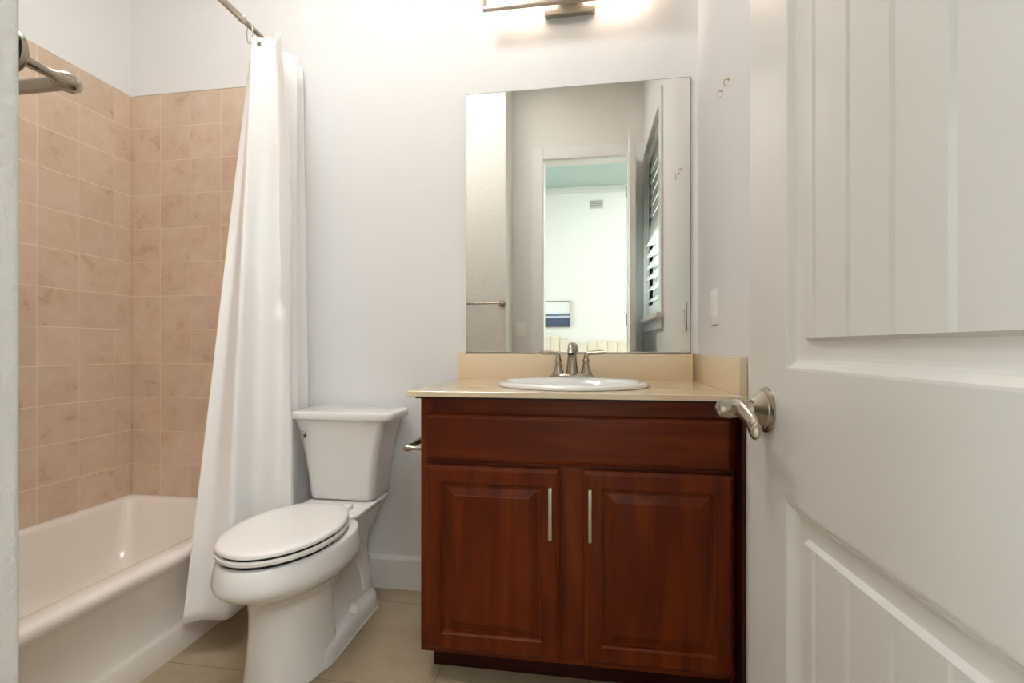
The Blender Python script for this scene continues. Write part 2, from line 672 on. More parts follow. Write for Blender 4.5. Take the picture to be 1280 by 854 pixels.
# window in the right wall: frame, glass, casing, stool and apron
mb = MB()
for y0, y1, z0, z1 in ((WY0, WY0+.04, WZ0, WZ1), (WY1-.04, WY1, WZ0, WZ1), (WY0, WY1, WZ0, WZ0+.04), (WY0, WY1, WZ1-.04, WZ1)):
    mb.box(.08, .12, y0, y1, z0, z1)
w1 = struct('window_1', mb, M_trim)
MB().box(.097, .103, WY0+.035, WY1-.035, WZ0+.035, WZ1-.035).build('window_pane', M_pane, w1, smooth=False)
mb = MB()
mb.box(-.016, 0, WY1, WY1+.07, WZ0-.01, WZ1+.075, .003)
mb.box(-.016, 0, WY0-.07, WY0, WZ0-.01, WZ1+.075, .003)
mb.box(-.016, 0, WY0, WY1, WZ1, WZ1+.075, .003)
struct('trim_6', mb, M_trim)
mb = MB()
mb.box(-.042, .08, WY0-.09, WY1+.09, WZ0-.028, WZ0, .006)
mb.box(-.016, 0, WY0-.07, WY1+.07, WZ0-.09, WZ0-.028, .003)
struct('trim_7', mb, M_trim)

# bedroom shell beyond the doorway
struct('wall_bedroom_far', MB().box(-3.0, 2.1, YB-.12, YB, -.05, CEIL), M_bed_wall)
struct('wall_bedroom_right', MB().box(2.0, 2.1, YB, -1.92, -.05, CEIL), M_bed_wall)
WB0, WB1 = 1.0, 2.5
mb = MB()
mb.box(-3.0, -2.9, YB, -3.95, -.05, CEIL)
mb.box(-3.0, -2.9, -2.35, -1.92, -.05, CEIL)
mb.box(-3.0, -2.9, -3.95, -2.35, -.05, WB0)
mb.box(-3.0, -2.9, -3.95, -2.35, WB1, CEIL)
struct('wall_bedroom_left', mb, M_bed_wall)
struct('wall_bedroom_near', MB().box(.0, 2.1, -1.92, -1.82, -.05, CEIL).box(-3.0, -2.58, -1.92, -1.82, -.05, CEIL), M_bed_wall)
mb = MB()
for y0, y1, z0, z1 in ((-3.95, -3.90, WB0, WB1), (-2.40, -2.35, WB0, WB1), (-3.95, -2.35, WB0, WB0+.05), (-3.95, -2.35, WB1-.05, WB1), (-3.17, -3.13, WB0, WB1)):
    mb.box(-2.98, -2.93, y0, y1, z0, z1)
w2 = struct('window_2', mb, M_trim)
MB().box(-2.958, -2.952, -3.92, -2.38, WB0+.03, WB1-.03).build('window_pane', M_pane, w2, smooth=False)
mb = MB()
mb.box(-2.9, 2.0, YB, YB+.02, CEIL-.10, CEIL, .004)
struct('trim_8', mb, M_trim)

# ------------------------------------------------------------------ bathtub
tub = thing('bathtub', 'white enamelled alcove bathtub against the beige tiled walls', 'bathtub', (-2.1, -.76, 0))
mb = MB()
y0, y1, xl = -1.512, -.008, -2.472
Z = .337
spec = [  # x0, x1, y0, y1, corner, z
    (xl, -1.742, y0, y1, .004, 0.0), (xl, -1.742, y0, y1, .004, .078), (xl, -1.747, y0, y1, .004, .086),
    (xl, -1.757, y0, y1, .004, .096), (xl, -1.752, y0, y1, .004, .20), (xl, -1.742, y0, y1, .004, .272),
    (xl, -1.728, y0, y1, .006, .298), (xl, -1.722, y0, y1, .006, .310), (xl, -1.721, y0, y1, .006, .320),
    (xl, -1.724, y0, y1, .008, .330), (xl+.002, -1.732, y0+.002, y1-.002, .012, Z), (xl+.012, -1.748, y0+.02, y1-.014, .03, Z+.002),
    (xl+.035, -1.796, y0+.08, y1-.034, .040, Z-.002), (xl+.042, -1.812, y0+.10, y1-.042, .042, Z-.008), (xl+.047, -1.822, y0+.11, y1-.048, .044, Z-.020),
    (xl+.056, -1.834, y0+.13, y1-.062, .046, Z-.06), (xl+.088, -1.868, y0+.20, y1-.108, .056, .16), (xl+.108, -1.888, y0+.24, y1-.14, .066, .10),
    (xl+.15, -1.925, y0+.29, y1-.19, .12, .072), (xl+.22, -1.99, y0+.36, y1-.26, .12, .064)]
mb.loft([rrect(*s, n=10) for s in spec])
mb.build('tub_shell', M_tub, tub, angle=50)
mb = MB()
mb.lathe([(.0, 0), (.028, 0), (.026, .004), (.0, .006)], (-2.1, -1.18, .064))
mb.build('drain', M_chrome, tub)

# ------------------------------------------------------------------ shower rod and curtain
RX, RZ = -1.70, 2.241
rod = thing('shower_curtain_rod', 'nickel tension rod above the tub, running from the back wall', 'curtain rod', (RX, -.76, RZ))
MB().tube([(RX, -.004, RZ), (RX, -.30, RZ)], .0095).build('inner_tube', M_nickel_dark, rod)
MB().tube([(RX, -.275, RZ), (RX, -1.50, RZ)], .0125).build('outer_tube', M_nickel, rod)
MB().lathe([(.0115, 0), (.0145, .002), (.0145, .016), (.0125, .018)], (RX, -.292, RZ), 'Y').build('collar', M_nickel, rod)
for yy, ax in ((0.0, '-Y'), (-1.512, 'Y')):
    MB().lathe([(.019, 0.0005), (.020, .006), (.014, .02), (.0095, .024)], (RX, yy, RZ), ax).build('end_flange', M_nickel, rod)

curtain = thing('shower_curtain', 'white fabric shower curtain bunched against the back wall beside the toilet', 'shower curtain', (RX, -.25, .115))
TOPP = [(-1.748, -.172), (-1.715, -.192), (-1.690, -.245), (-1.648, -.236), (-1.604, -.226), (-1.552, -.266), (-1.592, -.214), (-1.668, -.166), (-1.625, -.140),
        (-1.580, -.108), (-1.640, -.085), (-1.692, -.060), (-1.650, -.044), (-1.610, -.026), (-1.618, -.017)]
MIDP = [(-1.715, -.439), (-1.680, -.418), (-1.600, -.446), (-1.598, -.345), (-1.552, -.278), (-1.474, -.284), (-1.520, -.262), (-1.610, -.215), (-1.600, -.150),
        (-1.581, -.106), (-1.630, -.088), (-1.680, -.067), (-1.635, -.045), (-1.588, -.026), (-1.594, -.017)]
BOTP = [(-1.700, -.556), (-1.664, -.520), (-1.574, -.512), (-1.582, -.395), (-1.552, -.315), (-1.502, -.268), (-1.530, -.235), (-1.590, -.190), (-1.600, -.140),
        (-1.581, -.105), (-1.630, -.090), (-1.675, -.070), (-1.630, -.045), (-1.580, -.026), (-1.585, -.017)]


def polyline(P, m, passes):
    Q = []
    for a, b_ in zip(P, P[1:]):
        for k in range(m):
            Q.append(Vector((a[0], a[1], 0)).lerp(Vector((b_[0], b_[1], 0)), k/m))
    Q.append(Vector((P[-1][0], P[-1][1], 0)))
    for _ in range(passes):
        Q = [Q[0]] + [(Q[i-1]+2*Q[i]+Q[i+1])/4 for i in range(1, len(Q)-1)] + [Q[-1]]
    return Q


tp = polyline(TOPP, 9, 2)
mp_ = polyline(MIDP, 9, 3)
bp_ = polyline(BOTP, 9, 3)
ZT, ZB = 2.196, .115
rows = []
NR = 70
for i in range(NR+1):
    t = i/NR
    z = ZT + (ZB-ZT)*t
    e = t**1.04
    row = []
    for j, (a, m_, b_) in enumerate(zip(tp, mp_, bp_)):
        tm = .695
        p = a*((t-tm)*(t-1)/tm) + m_*(t*(t-1)/(tm*(tm-1))) + b_*(t*(t-tm)/(1-tm))
        u = j/len(tp)
        mid = sin(pi*min(1, t*1.1))
        wob = (.0055*sin(11*u+5.3*t) + .0035*sin(31*u+6*t))*mid
        ridge = .017*math.exp(-((u-.24)/.035)**2)*mid - .008*math.exp(-((u-.31)/.04)**2)*mid
        # small crumple part of the way down
        crum = .010*math.exp(-((u-.29)/.03)**2-((t-.50)/.035)**2)*sin(60*(t-.50)+40*(u-.29))
        row.append(Vector((min(p.x+(wob*.5+ridge*.5+crum), -1.50), min(p.y-(wob*.8+ridge+crum), -.014), z)))
    rows.append(row)
mb = MB()
mb.loft(rows, False, False, closed=False)
cl = mb.build('cloth', M_fabric, curtain, angle=80)
sol = cl.modifiers.new('cloth_thickness', 'SOLIDIFY')
sol.thickness = .0012
# eyelets with rings through them: each ring hangs on the rod
eyes = [24, 62, 100]
for k, j in enumerate(eyes):
    p = rows[1][j] + Vector((.003, -.003, .0))
    nrm = Vector((0.25, -1, 0)).normalized()
    a = nrm.cross(Vector((0, 0, 1)))
    mb = MB()
    pts = [p + a*(.006*cos(2*pi*q/16)) + Vector((0, 0, .006*sin(2*pi*q/16))) for q in range(17)]
    mb.tube(pts, .0022, 8)
    mb.build('eyelet', M_nickel_dark, curtain)
ring_spots = [(-.240, 'wire ring on the rod at the curtain fold nearest the camera'), (-.125, 'middle wire ring on the rod behind the front curtain fold'), (-.060, 'wire ring on the rod closest to the back wall')]
for yy, lab in ring_spots:
    mb = MB()
    pts = [(RX+.0122*cos(2*pi*q/24), yy, RZ-.028+.040*sin(2*pi*q/24)) for q in range(25)]
    mb.tube(pts, .0014, 6)
    o = mb.build('curtain_ring', M_nickel_dark)
    o['label'], o['category'], o['group'] = lab, 'curtain ring', 'rings on the shower rod'

# ------------------------------------------------------------------ toilet
TX = -1.345
toilet = thing('toilet', 'white two-piece toilet with closed lid beside the wooden vanity', 'toilet', (TX, -.40, 0))
mb = MB()
rws = [  # z, y0, hw, lf, lr, pf, pr : bowl and front column
    (.000, -.480, .121, .190, .10, 2.3, 2.6), (.010, -.480, .122, .191, .10, 2.3, 2.6), (.06, -.480, .116, .185, .09, 2.3, 2.6),
    (.14, -.480, .110, .178, .085, 2.3, 2.4), (.22, -.480, .112, .178, .09, 2.2, 2.3), (.262, -.480, .122, .190, .11, 2.1, 2.2), (.290, -.480, .148, .232, .14, 2.0, 2.2),
    (.310, -.480, .172, .274, .17, 2.0, 2.2), (.328, -.480, .184, .296, .19, 2.0, 2.2), (.345, -.480, .187, .303, .20, 2.0, 2.2), (.375, -.480, .184, .297, .20, 2.0, 2.2),
    (.396, -.480, .179, .289, .20, 2.0, 2.2), (.402, -.480, .174, .283, .195, 2.0, 2.2), (.405, -.480, .160, .262, .185, 2.0, 2.2)]
mb.loft([egg(TX, y, hw, lf, lr, z, 72, pf, pr) for z, y, hw, lf, lr, pf, pr in interp_rows(rws, 5)])
# rear trapway body, narrower than the front column
rws = [(.0, .088, -.46, -.075), (.06, .086, -.46, -.075), (.10, .080, -.46, -.080), (.20, .074, -.46, -.088), (.28, .078, -.46, -.082), (.34, .092, -.44, -.06), (.38, .105, -.42, -.045)]
mb.loft([rrect(TX-hw, TX+hw, a, c, .05, z, 8) for z, hw, a, c in interp_rows(rws, 4)])
# trapway swell on each side
for sgn in (-1, 1):
    pts = catmull([(TX+sgn*.058, -.44, .20), (TX+sgn*.064, -.36, .26), (TX+sgn*.066, -.26, .27), (TX+sgn*.064, -.18, .19), (TX+sgn*.062, -.16, .08)], 6)
    mb.tube(pts, .036, 14)
# foot flange
rws = [(.0, .128, 0.0), (.030, .127, .0), (.052, .122, .004), (.060, .112, .012), (.064, .09, .03)]
mb.loft([rrect(TX-hw, TX+hw, -.60+ins, -.070-ins, .115, z, 10) for z, hw, ins in rws])
# deck that carries the tank
rws = [(.300, .085, -.34, -.06), (.345, .100, -.35, -.045), (.385, .118, -.36, -.034), (.405, .132, -.36, -.03), (.414, .136, -.355, -.03), (.418, .130, -.345, -.036)]
mb.loft([rrect(TX-hw, TX+hw, a, c, .05, z, 8) for z, hw, a, c in interp_rows(rws, 4)])
mb.build('bowl', M_porcelain, toilet, angle=45)
# seat ring
mb = MB()
def lidring(z, g, q=0.0):
    # elongated outline, straight across the back
    pts = []
    n = 72
    for k in range(n):
        t = 2*pi*k/n
        c, s = cos(t), sin(t)
        if s < 0:
            x, y = (.168-g)*c, -.545 + (.222-g)*s
        else:
            x = (.170-g)*math.copysign(abs(c)**.46, c) * (1 - .31*(s**1.4))
            y = -.545 + (.235-g)*(abs(s)**.80)
        pts.append(Vector((TX+x, y, z)))
    return pts
mb.loft([lidring(.4060, .064), lidring(.4142, .058), lidring(.4142, .004), lidring(.4160, .0), lidring(.4248, .0), lidring(.4266, .003), lidring(.4268, .058), lidring(.4340, .064)])
mb.build('seat', M_seat, toilet, angle=50)
mb = MB()
mb.loft([lidring(.4330, .064), lidring(.4346, .058), lidring(.4346, .005), lidring(.4362, .002), lidring(.443, .002), lidring(.447, .005), lidring(.4495, .012), lidring(.4512, .035), lidring(.4525, .08)])
mb.build('lid', M_seat, toilet, angle=50)
for sgn in (-1, 1):
    MB().box(TX+sgn*.070-.016, TX+sgn*.070+.016, -.300, -.266, .414, .436, .008, 3).build('hinge', M_seat, toilet)
for z0, z1 in ((.4052, .4150), (.4262, .4354)):  # dark rings that paint the shade in the gaps under seat and lid
    o = MB().loft([lidring(z0, .011), lidring(z1, .011)]).build('gap_shade_strip', M_black, toilet, angle=50)
    o['label'] = 'dark strip painted as shade in the seat gap'
# tank
mb = MB()
rws = [(.420, .118, -.188), (.424, .126, -.197), (.436, .131, -.203), (.50, .1375, -.208), (.56, .145, -.212), (.62, .154, -.217), (.68, .169, -.222), (.715, .181, -.225), (.730, .187, -.226)]
def tankring(z, hw, yf):
    pts = []
    for p in rrect(TX-hw, TX+hw, yf, -.030, .024, z, 8):
        u = (p.x-TX)/hw
        if p.y < -.12:
            p.y -= .014*(1-u*u)
        pts.append(p)
    return pts
mb.loft([tankring(*r) for r in interp_rows(rws, 4)])
mb.build('tank', M_porcelain, toilet, angle=45)
mb = MB()
def tlid(z, g, b):
    pts = []
    for p in rrect(TX-.213+g, TX+.213-g, -.236+g, -.024-g*.5, .040, z, 8):
        u = (p.x-TX)/.213
        if p.y < -.12:
            p.y -= .016*(1-u*u)
        pts.append(p)
    return pts
mb.loft([tlid(.7305, .006, 0), tlid(.7320, .001, 0), tlid(.735, .0, 0), tlid(.754, 0, 0), tlid(.7585, .003, 0), tlid(.7602, .008, 0), tlid(.761, .03, 0)])
mb.build('tank_lid', M_porcelain, toilet, angle=45)
mb = MB()
lx, ly, lz = TX-.137, -.226, .672
mb.lathe([(.0, -.0005), (.0145, 0), (.0155, .004), (.0145, .010), (.011, .014), (.0, .015)], (lx, ly-.003, lz), '-Y')
lev = mb.build('flush_lever', M_chrome, toilet)
for sgn in (-1, 1):
    MB().lathe([(.0, .03), (.010, .028), (.015, .020), (.016, 0), (.0, -.002)], (TX+sgn*.102, -.30, .058), 'Z').build('bolt_cap', M_seat, toilet)
rws = [rrect(TX-.131, TX+.131, -.602, -.068, .117, z, 10) for z in (.0, .004)]
MB().loft(rws).build('floor_caulk', M_caulk, toilet)

# ------------------------------------------------------------------ vanity
CL, CF = -.919, -.510      # cabinet left side, face-frame front
van = thing('vanity_cabinet', 'cherry-stained vanity cabinet with two raised-panel doors under a cream countertop', 'cabinet', (-.46, -.26, 0))
mb = MB()
mb.box(CL, CL+.018, CF+.019, -.003, .08, .850)
mb.box(-.022, -.004, CF+.019, -.003, .0, .850)
mb.box(CL+.018, -.022, CF+.019, -.003, .08, .098)
mb.box(CL+.018, -.022, -.012, -.003, .098, .850)
mb.build('carcass', M_wood_v, van, smooth=False)
FB = .080
for a, b_, z0, z1 in ((CL, CL+.040, FB, .850), (-.044, -.004, FB, .850), (-.497, -.425, FB+.04, .655)):
    MB().box(a, b_, CF, CF+.019, z0, z1, .0012).build('face_frame_stile', M_wood_v, van, smooth=False)
for z0, z1 in ((.785, .850), (.640, .680), (FB, FB+.040)):
    MB().box(CL+.040, -.044, CF+.0004, CF+.0185, z0, z1, .0008).build('face_frame_rail', M_wood_h, van, smooth=False)
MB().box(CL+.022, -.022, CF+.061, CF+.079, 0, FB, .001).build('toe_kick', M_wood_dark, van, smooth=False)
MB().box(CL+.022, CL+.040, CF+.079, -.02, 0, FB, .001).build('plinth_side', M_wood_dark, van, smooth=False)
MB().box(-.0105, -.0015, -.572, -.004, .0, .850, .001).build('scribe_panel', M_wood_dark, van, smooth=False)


def cab_front(name, s0, s1, z0, z1, prof_outer, prof_in, mat, parent):
    """Front slab with eased outer edge; prof_in (inset, depth) cuts the panel."""
    mb = MB()
    yb, yf = CF-.0005, CF-.0205
    put = lambda s, z, d: Vector((s, yf+d, z))
    prof = [(0, yb-yf)] + prof_outer + prof_in
    rings_panel(mb, s0, s1, z0, z1, prof, put)
    mb.face([put(s0, z0, yb-yf), put(s1, z0, yb-yf), put(s1, z1, yb-yf), put(s0, z1, yb-yf)])
    return mb.build(name, mat, parent, smooth=True, angle=12)


outer = [(0, .009), (.002, .0055), (.006, .0025), (.011, .0008), (.013, .0)]
raised = [(.050, 0), (.0515, .003), (.054, .0045), (.057, .0055), (.058, .0095), (.062, .0100), (.066, .0096), (.078, .0050), (.088, .0022), (.0895, .0008)]
doors = []
for s0, s1, hx in ((-.901, -.495, -.521), (-.427, -.015, -.409)):
    d = cab_front('door', s0, s1, .098, .652, outer, raised, M_wood_v, van)
    mb = MB()
    mb.box(hx-.0052, hx+.0052, CF-.052, CF-.042, .457, .606, .002)
    for zz in (.475, .588):
        mb.tube([(hx, CF-.020, zz), (hx, CF-.044, zz)], .0042, 10)
    h = mb.build('handle', M_steel, d, smooth=True)
    h['label'] = 'brushed steel bar pull'
cab_front('false_drawer_front', -.901, -.021, .664, .806, outer, [(.02, 0)], M_wood_h, van)

# countertop with a cut-out for the sink
SX, SY, SHW, SHL = -.466, -.300, .247, .232
CT, CB_ = .878, .862
top = thing('countertop', 'cream quartz countertop with short splashes along both walls', 'countertop', (-.46, -.29, CB_))


def rect_ray(a, x0, x1, y0, y1):
    dx, dy = cos(a), sin(a)
    k = 1e9
    if dx > 1e-9: k = min(k, (x1-SX)/dx)
    if dx < -1e-9: k = min(k, (x0-SX)/dx)
    if dy > 1e-9: k = min(k, (y1-SY)/dy)
    if dy < -1e-9: k = min(k, (y0-SY)/dy)
    return (SX+dx*k, SY+dy*k)


x0, x1, y0, y1 = -.936, -.0015, -.585, -.0015
angs = [2*pi*k/96 for k in range(96)]
for cx_, cy_ in ((x0, y0), (x1, y0), (x1, y1), (x0, y1)):
    a = math.atan2(cy_-SY, cx_-SX) % (2*pi)
    i = min(range(96), key=lambda q: min(abs(angs[q]-a), 2*pi-abs(angs[q]-a)))
    angs[i] = a
def rect_ring(z, g):
    return [Vector((*rect_ray(a, x0+g, x1-g, y0+g, y1-g), z)) for a in angs]
def ell_ring(z, hw, hl):
    return [Vector((SX+hw*cos(a), SY+hl*sin(a), z)) for a in angs]
mb = MB()
mb.loft([rect_ring(CB_, .001), rect_ring(CB_+.001, 0), rect_ring(CT-.0015, 0), rect_ring(CT, .0015), ell_ring(CT, SHW-.022, SHL-.022), ell_ring(CB_, SHW-.022, SHL-.022), rect_ring(CB_, .001)], False, False)
mb.build('slab', M_counter, top, smooth=False)
MB().box(x0, -.0225, -.0215, -.0015, CT+.0002, .979, .0015).build('backsplash', M_counter, top)
MB().box(-.0215, -.0015, y0+.001, -.0015, CT+.0002, .979, .0015).build('side_splash', M_counter, top)
mb = MB()
mb.box(-.930, -.012, -.528, -.515, .8505, CB_-.0003)
mb.box(-.930, -.917, -.515, -.01, .8505, CB_-.0003)
o = mb.build('build_up_strip', M_counter_edge, top, smooth=False)
o['label'] = 'dark underlay strip'

# oval self-rimming sink
sink = thing('sink', 'white oval drop-in sink set into the cream countertop', 'sink', (SX, SY, .76))
def sring(z, hw, hl, dy=0.0):
    return [Vector((SX+hw*cos(2*pi*k/72), SY+dy+hl*sin(2*pi*k/72), z)) for k in range(72)]
mb = MB()
prof = [(CT+.0005, SHW-.026, SHL-.026, 0), (CT+.0004, SHW-.004, SHL-.004, 0), (CT+.002, SHW, SHL, 0), (CT+.008, SHW, SHL, 0), (CT+.014, SHW-.005, SHL-.005, 0), (CT+.0165, SHW-.014, SHL-.014, 0),
        (CT+.0165, SHW-.024, SHL-.045, -.018), (CT+.013, SHW-.036, SHL-.068, -.028), (CT+.004, SHW-.044, SHL-.076, -.030), (CT-.03, SHW-.058, SHL-.088, -.03), (CT-.07, SHW-.09, SHL-.11, -.03),
        (CT-.105, SHW-.14, SHL-.145, -.03), (CT-.118, SHW-.19, SHL-.185, -.03), (CT-.120, .025, .025, -.03)]
mb.loft([sring(*p) for p in prof], False, True)
# outside of the bowl
prof2 = [(CT+.0005, SHW-.026, SHL-.026, 0), (CT-.03, SHW-.045, SHL-.060, -.012), (CT-.08, SHW-.085, SHL-.095, -.02), (CT-.125, SHW-.15, SHL-.145, -.03), (CT-.135, .03, .03, -.03)]
mb.loft([sring(*p) for p in prof2], False, True)
mb.build('basin', M_porcelain, sink, angle=50)
MB().lathe([(.0, 0), (.022, 0), (.021, .003), (.0, .004)], (SX, SY-.03, CT-.1195)).build('drain', M_nickel, sink)

# faucet
FX, FY, FZ = -.472, -.112, CT+.0165
fau = thing('faucet', 'brushed nickel two-handle faucet on the back of the oval sink', 'faucet', (FX, FY, FZ))
mb = MB()
def erow(z, hw, hl):
    return [Vector((FX+hw*math.copysign(abs(cos(t))**.8, cos(t)), FY+hl*math.copysign(abs(sin(t))**.8, sin(t)), FZ+z)) for t in (2*pi*k/48 for k in range(48))]
mb.loft([erow(0.0002, .079, .026), erow(.004, .079, .026), (erow(.008, .076, .0235)), erow(.012, .068, .0205), erow(.014, .060, .017)])
mb.build('base_plate', M_nickel, fau, angle=40)
mb = MB()
mb.lathe([(.024, .010), (.0235, .016), (.0212, .028), (.0186, .052), (.0164, .078), (.0154, .092), (.0178, .095), (.0186, .099), (.0165, .104)], (FX, FY, FZ), 'Z')
pts = catmull([(FX, FY, FZ+.094), (FX, FY-.004, FZ+.107), (FX, FY-.022, FZ+.115), (FX, FY-.050, FZ+.112), (FX, FY-.078, FZ+.098), (FX, FY-.092, FZ+.082)], 6)
mb.tube(pts, [.0165 - .0035*(i/(len(pts)-1)) for i in range(len(pts))], 18)
sp = mb.build('spout', M_nickel, fau, angle=40)
MB().lathe([(.0095, 0), (.0115, -.001), (.0118, -.010), (.0105, -.012)], (FX, FY-.093, FZ+.084), 'Z').build('aerator', M_nickel_dark, sp)
MB().lathe([(.002, .10), (.002, .118), (.0055, .120), (.0062, .125), (.004, .129), (.0, .130)], (FX, FY+.017, FZ), 'Z', 14).build('lift_rod', M_nickel, fau)
for sgn in (-1, 1):
    hx = FX+sgn*.051
    mb = MB()
    mb.lathe([(.0225, .008), (.0215, .014), (.0165, .026), (.0125, .042), (.0105, .054), (.0125, .056), (.0135, .060), (.0125, .064), (.0095, .067), (.0085, .074), (.0085, .082)], (hx, FY, FZ), 'Z')
    h = mb.build('handle', M_nickel, fau, angle=40)
    pts = catmull([(hx, FY, FZ+.076), (hx+sgn*.004, FY-.001, FZ+.085), (hx+sgn*.016, FY-.003, FZ+.0885), (hx+sgn*.040, FY-.008, FZ+.090), (hx+sgn*.066, FY-.013, FZ+.0915)], 5)
    n = len(pts)
    MB().tube(pts, [.0082 - .0018*sin(pi*min(1, i/(n-1)*1.3)) - .0010*(i/(n-1)) for i in range(n)], 14).build('lever', M_nickel, h)

# wall mirror
mir = thing('wall_mirror', 'large frameless mirror above the countertop splash', 'mirror', (-.466, 0, .981))
mb = MB()
mb.box(-.9035, -.028, -.0065, -.001, .984, 2.033, .0008, 1)
mb.build('glass', M_mirror, mir, smooth=False)
o = MB().box(-.9055, -.026, -.0045, -.0006, .9835, 2.0352).build('backing', M_mirror_edge, mir, smooth=False)
o['label'] = 'dark backing edge'
mb = MB()
mb.box(-.9045, -.027, -.0105, -.0068, .9795, .9865, .0005, 1)
mb.box(-.9045, -.027, -.0105, -.0005, .9795, .9832)
mb.build('bottom_channel', M_steel, mir, smooth=False)

# vanity light above the mirror
vl = thing('vanity_light', 'lit rectangular metal and glass bar light above the mirror', 'wall lamp', (-.482, 0, 2.31))
LX0, LX1, LZ0, LZ1 = -.815, -.148, 2.296, 2.416
MB().box(-.583, -.385, -.026, -.0005, 2.311, 2.452, .002).build('canopy', M_nickel, vl)
MB().box(-.52, -.444, -.088, -.026, 2.372, 2.400, .002).build('arm', M_nickel, vl)
t = .016
LX0, LX1, LZ0, LZ1 = -.815, -.151, 2.304, 2.462
mb = MB()
mb.box(LX0, LX1, -.104, -.086, LZ0, LZ0+t, .0015)
mb.box(LX0, LX1, -.104, -.086, LZ1-t, LZ1, .0015)
mb.box(LX0, LX0+t, -.104, -.086, LZ0+t, LZ1-t, .0015)
mb.box(LX1-t, LX1, -.104, -.086, LZ0+t, LZ1-t, .0015)
mb.build('frame', M_nickel_dark, vl)
MB().box(LX0+t, LX1-t, -.099, -.094, LZ0+t, LZ1-t).build('glass_panel', M_glass, vl, smooth=False)
for xa, xb in ((LX0+.045, -.540), (-.424, LX1-.045)):
    MB().box(xa, xb, -.082, -.038, 2.352, 2.446, .014, 3).build('diffuser', M_lamp, vl)
    MB().box(xb-.012 if xb < -.5 else xa-.0+.0, xb+.021 if xb < -.5 else xa+.012, -.064, -.056, 2.378, 2.392).build('socket', M_nickel_dark, vl)

# ------------------------------------------------------------------ unseen ceiling panel added to fill the bathroom with light
lx0, lx1, ly0, ly1 = -1.66, -.86, -1.18, -.70
cl_ = thing('added_fill_light', 'flat rectangular fill panel added on the bathroom ceiling, out of view', 'added fill light', ((lx0+lx1)/2, (ly0+ly1)/2, CEIL))
mb = MB()
rings_panel(mb, lx0, lx1, ly0, ly1, [(0, 0), (.002, .022), (.004, .024), (.026, .024), (.028, .016)], lambda x, y, d: Vector((x, y, CEIL-.0005-d)), cap=False)
mb.build('frame', M_trim, cl_, smooth=False)  # rim of the added bathroom fill panel
MB().box(lx0+.027, lx1-.027, ly0+.027, ly1-.027, CEIL-.018, CEIL-.014).build('added_fill_panel', M_fill, cl_, smooth=False)

# ------------------------------------------------------------------ unseen bedroom panel added as cool fill through the doorway
lx0, lx1, ly0, ly1 = .05, 1.15, -3.45, -2.75
cb_ = thing('added_fill_light', 'flat rectangular fill panel added on the bedroom ceiling, out of view', 'added fill light', ((lx0+lx1)/2, (ly0+ly1)/2, CEIL))
mb = MB()
rings_panel(mb, lx0, lx1, ly0, ly1, [(0, 0), (.002, .022), (.004, .024), (.026, .024), (.028, .016)], lambda x, y, d: Vector((x, y, CEIL-.0005-d)), cap=False)
mb.build('frame', M_trim, cb_, smooth=False)  # rim of the added bedroom fill panel
MB().box(lx0+.027, lx1-.027, ly0+.027, ly1-.027, CEIL-.018, CEIL-.014).build('added_fill_panel', M_fill_cool, cb_, smooth=False)

# ------------------------------------------------------------------ toilet paper holder on the cabinet side
tph = thing('toilet_paper_holder', 'empty nickel toilet paper holder on the vanity side', 'toilet paper holder', (CL, -.39, .683))
PX, PZ = -.986, .683
for yy in (-.452, -.325):
    mb = MB()
    mb.lathe([(.0, .0005), (.022, .0005), (.0225, .004), (.017, .009), (.010, .013)], (CL, yy, PZ), '-X')
    mb.lathe([(.0095, .012), (.0065, .026), (.0065, .046), (.0095, .056), (.0112, .063), (.0115, .068), (.0105, .074), (.006, .079), (.0, .080)], (CL, yy, PZ), '-X')
    mb.build('post', M_nickel, tph)
MB().lathe([(.006, 0), (.010, .006), (.0105, .030), (.0085, .034), (.0085, .085), (.0105, .090), (.010, .114), (.006, .119)], (PX, -.448, PZ+.001), 'Y', 20).build('roller', M_nickel_dark, tph)

# ------------------------------------------------------------------ towel bar on the near tub wall
tb = thing('towel_bar', 'nickel towel bar on the wall end beside the tub', 'towel bar', (-1.34, YW, 1.316))
BZ = 1.316
for bx in (-1.018, -1.628):
    mb = MB()
    mb.lathe([(.0, .0004), (.0245, .0004), (.0255, .003), (.025, .006), (.0205, .008), (.0195, .011), (.012, .014), (.0075, .018)], (bx, YW, BZ), 'Y')
    mb.build('rosette', M_nickel, tb)
    mb = MB()
    mb.lathe([(.0075, .014), (.0055, .026), (.0052, .046), (.0085, .053), (.0108, .059), (.0112, .066), (.0098, .073), (.0058, .078), (.0, .079)], (bx, YW, BZ), 'Y')
    mb.build('post', M_nickel, tb)
MB().tube([(-1.014, YW+.065, BZ), (-1.632, YW+.065, BZ)], .0080, 18).build('bar', M_nickel, tb)

# ------------------------------------------------------------------ hooks and switch on the right wall
hook_lab = ('small brass hook on the right wall, the one nearer the mirror', 'small brass hook on the right wall, the one nearer the door')
for (yy, lab) in zip((-.341, -.409), hook_lab):
    mb = MB()
    mb.lathe([(.0, .0003), (.005, .0003), (.0045, .002), (.0022, .003)], (0, yy, 1.803), '-X', 14)
    a = [(-.002, yy, 1.803), (-.010, yy, 1.803)]
    a += [(-.010-.0045*sin(q), yy-.002*q/4, 1.7925+.0105*cos(q)) for q in (.4, .8, 1.2, 1.57, 2.0, 2.5, 3.0, 3.5, 4.0)]
    mb.tube(a, .0013, 8)
    o = mb.build('wall_hook', M_brass)
    o['label'], o['category'], o['group'] = lab, 'hook', 'brass hooks on the right wall'


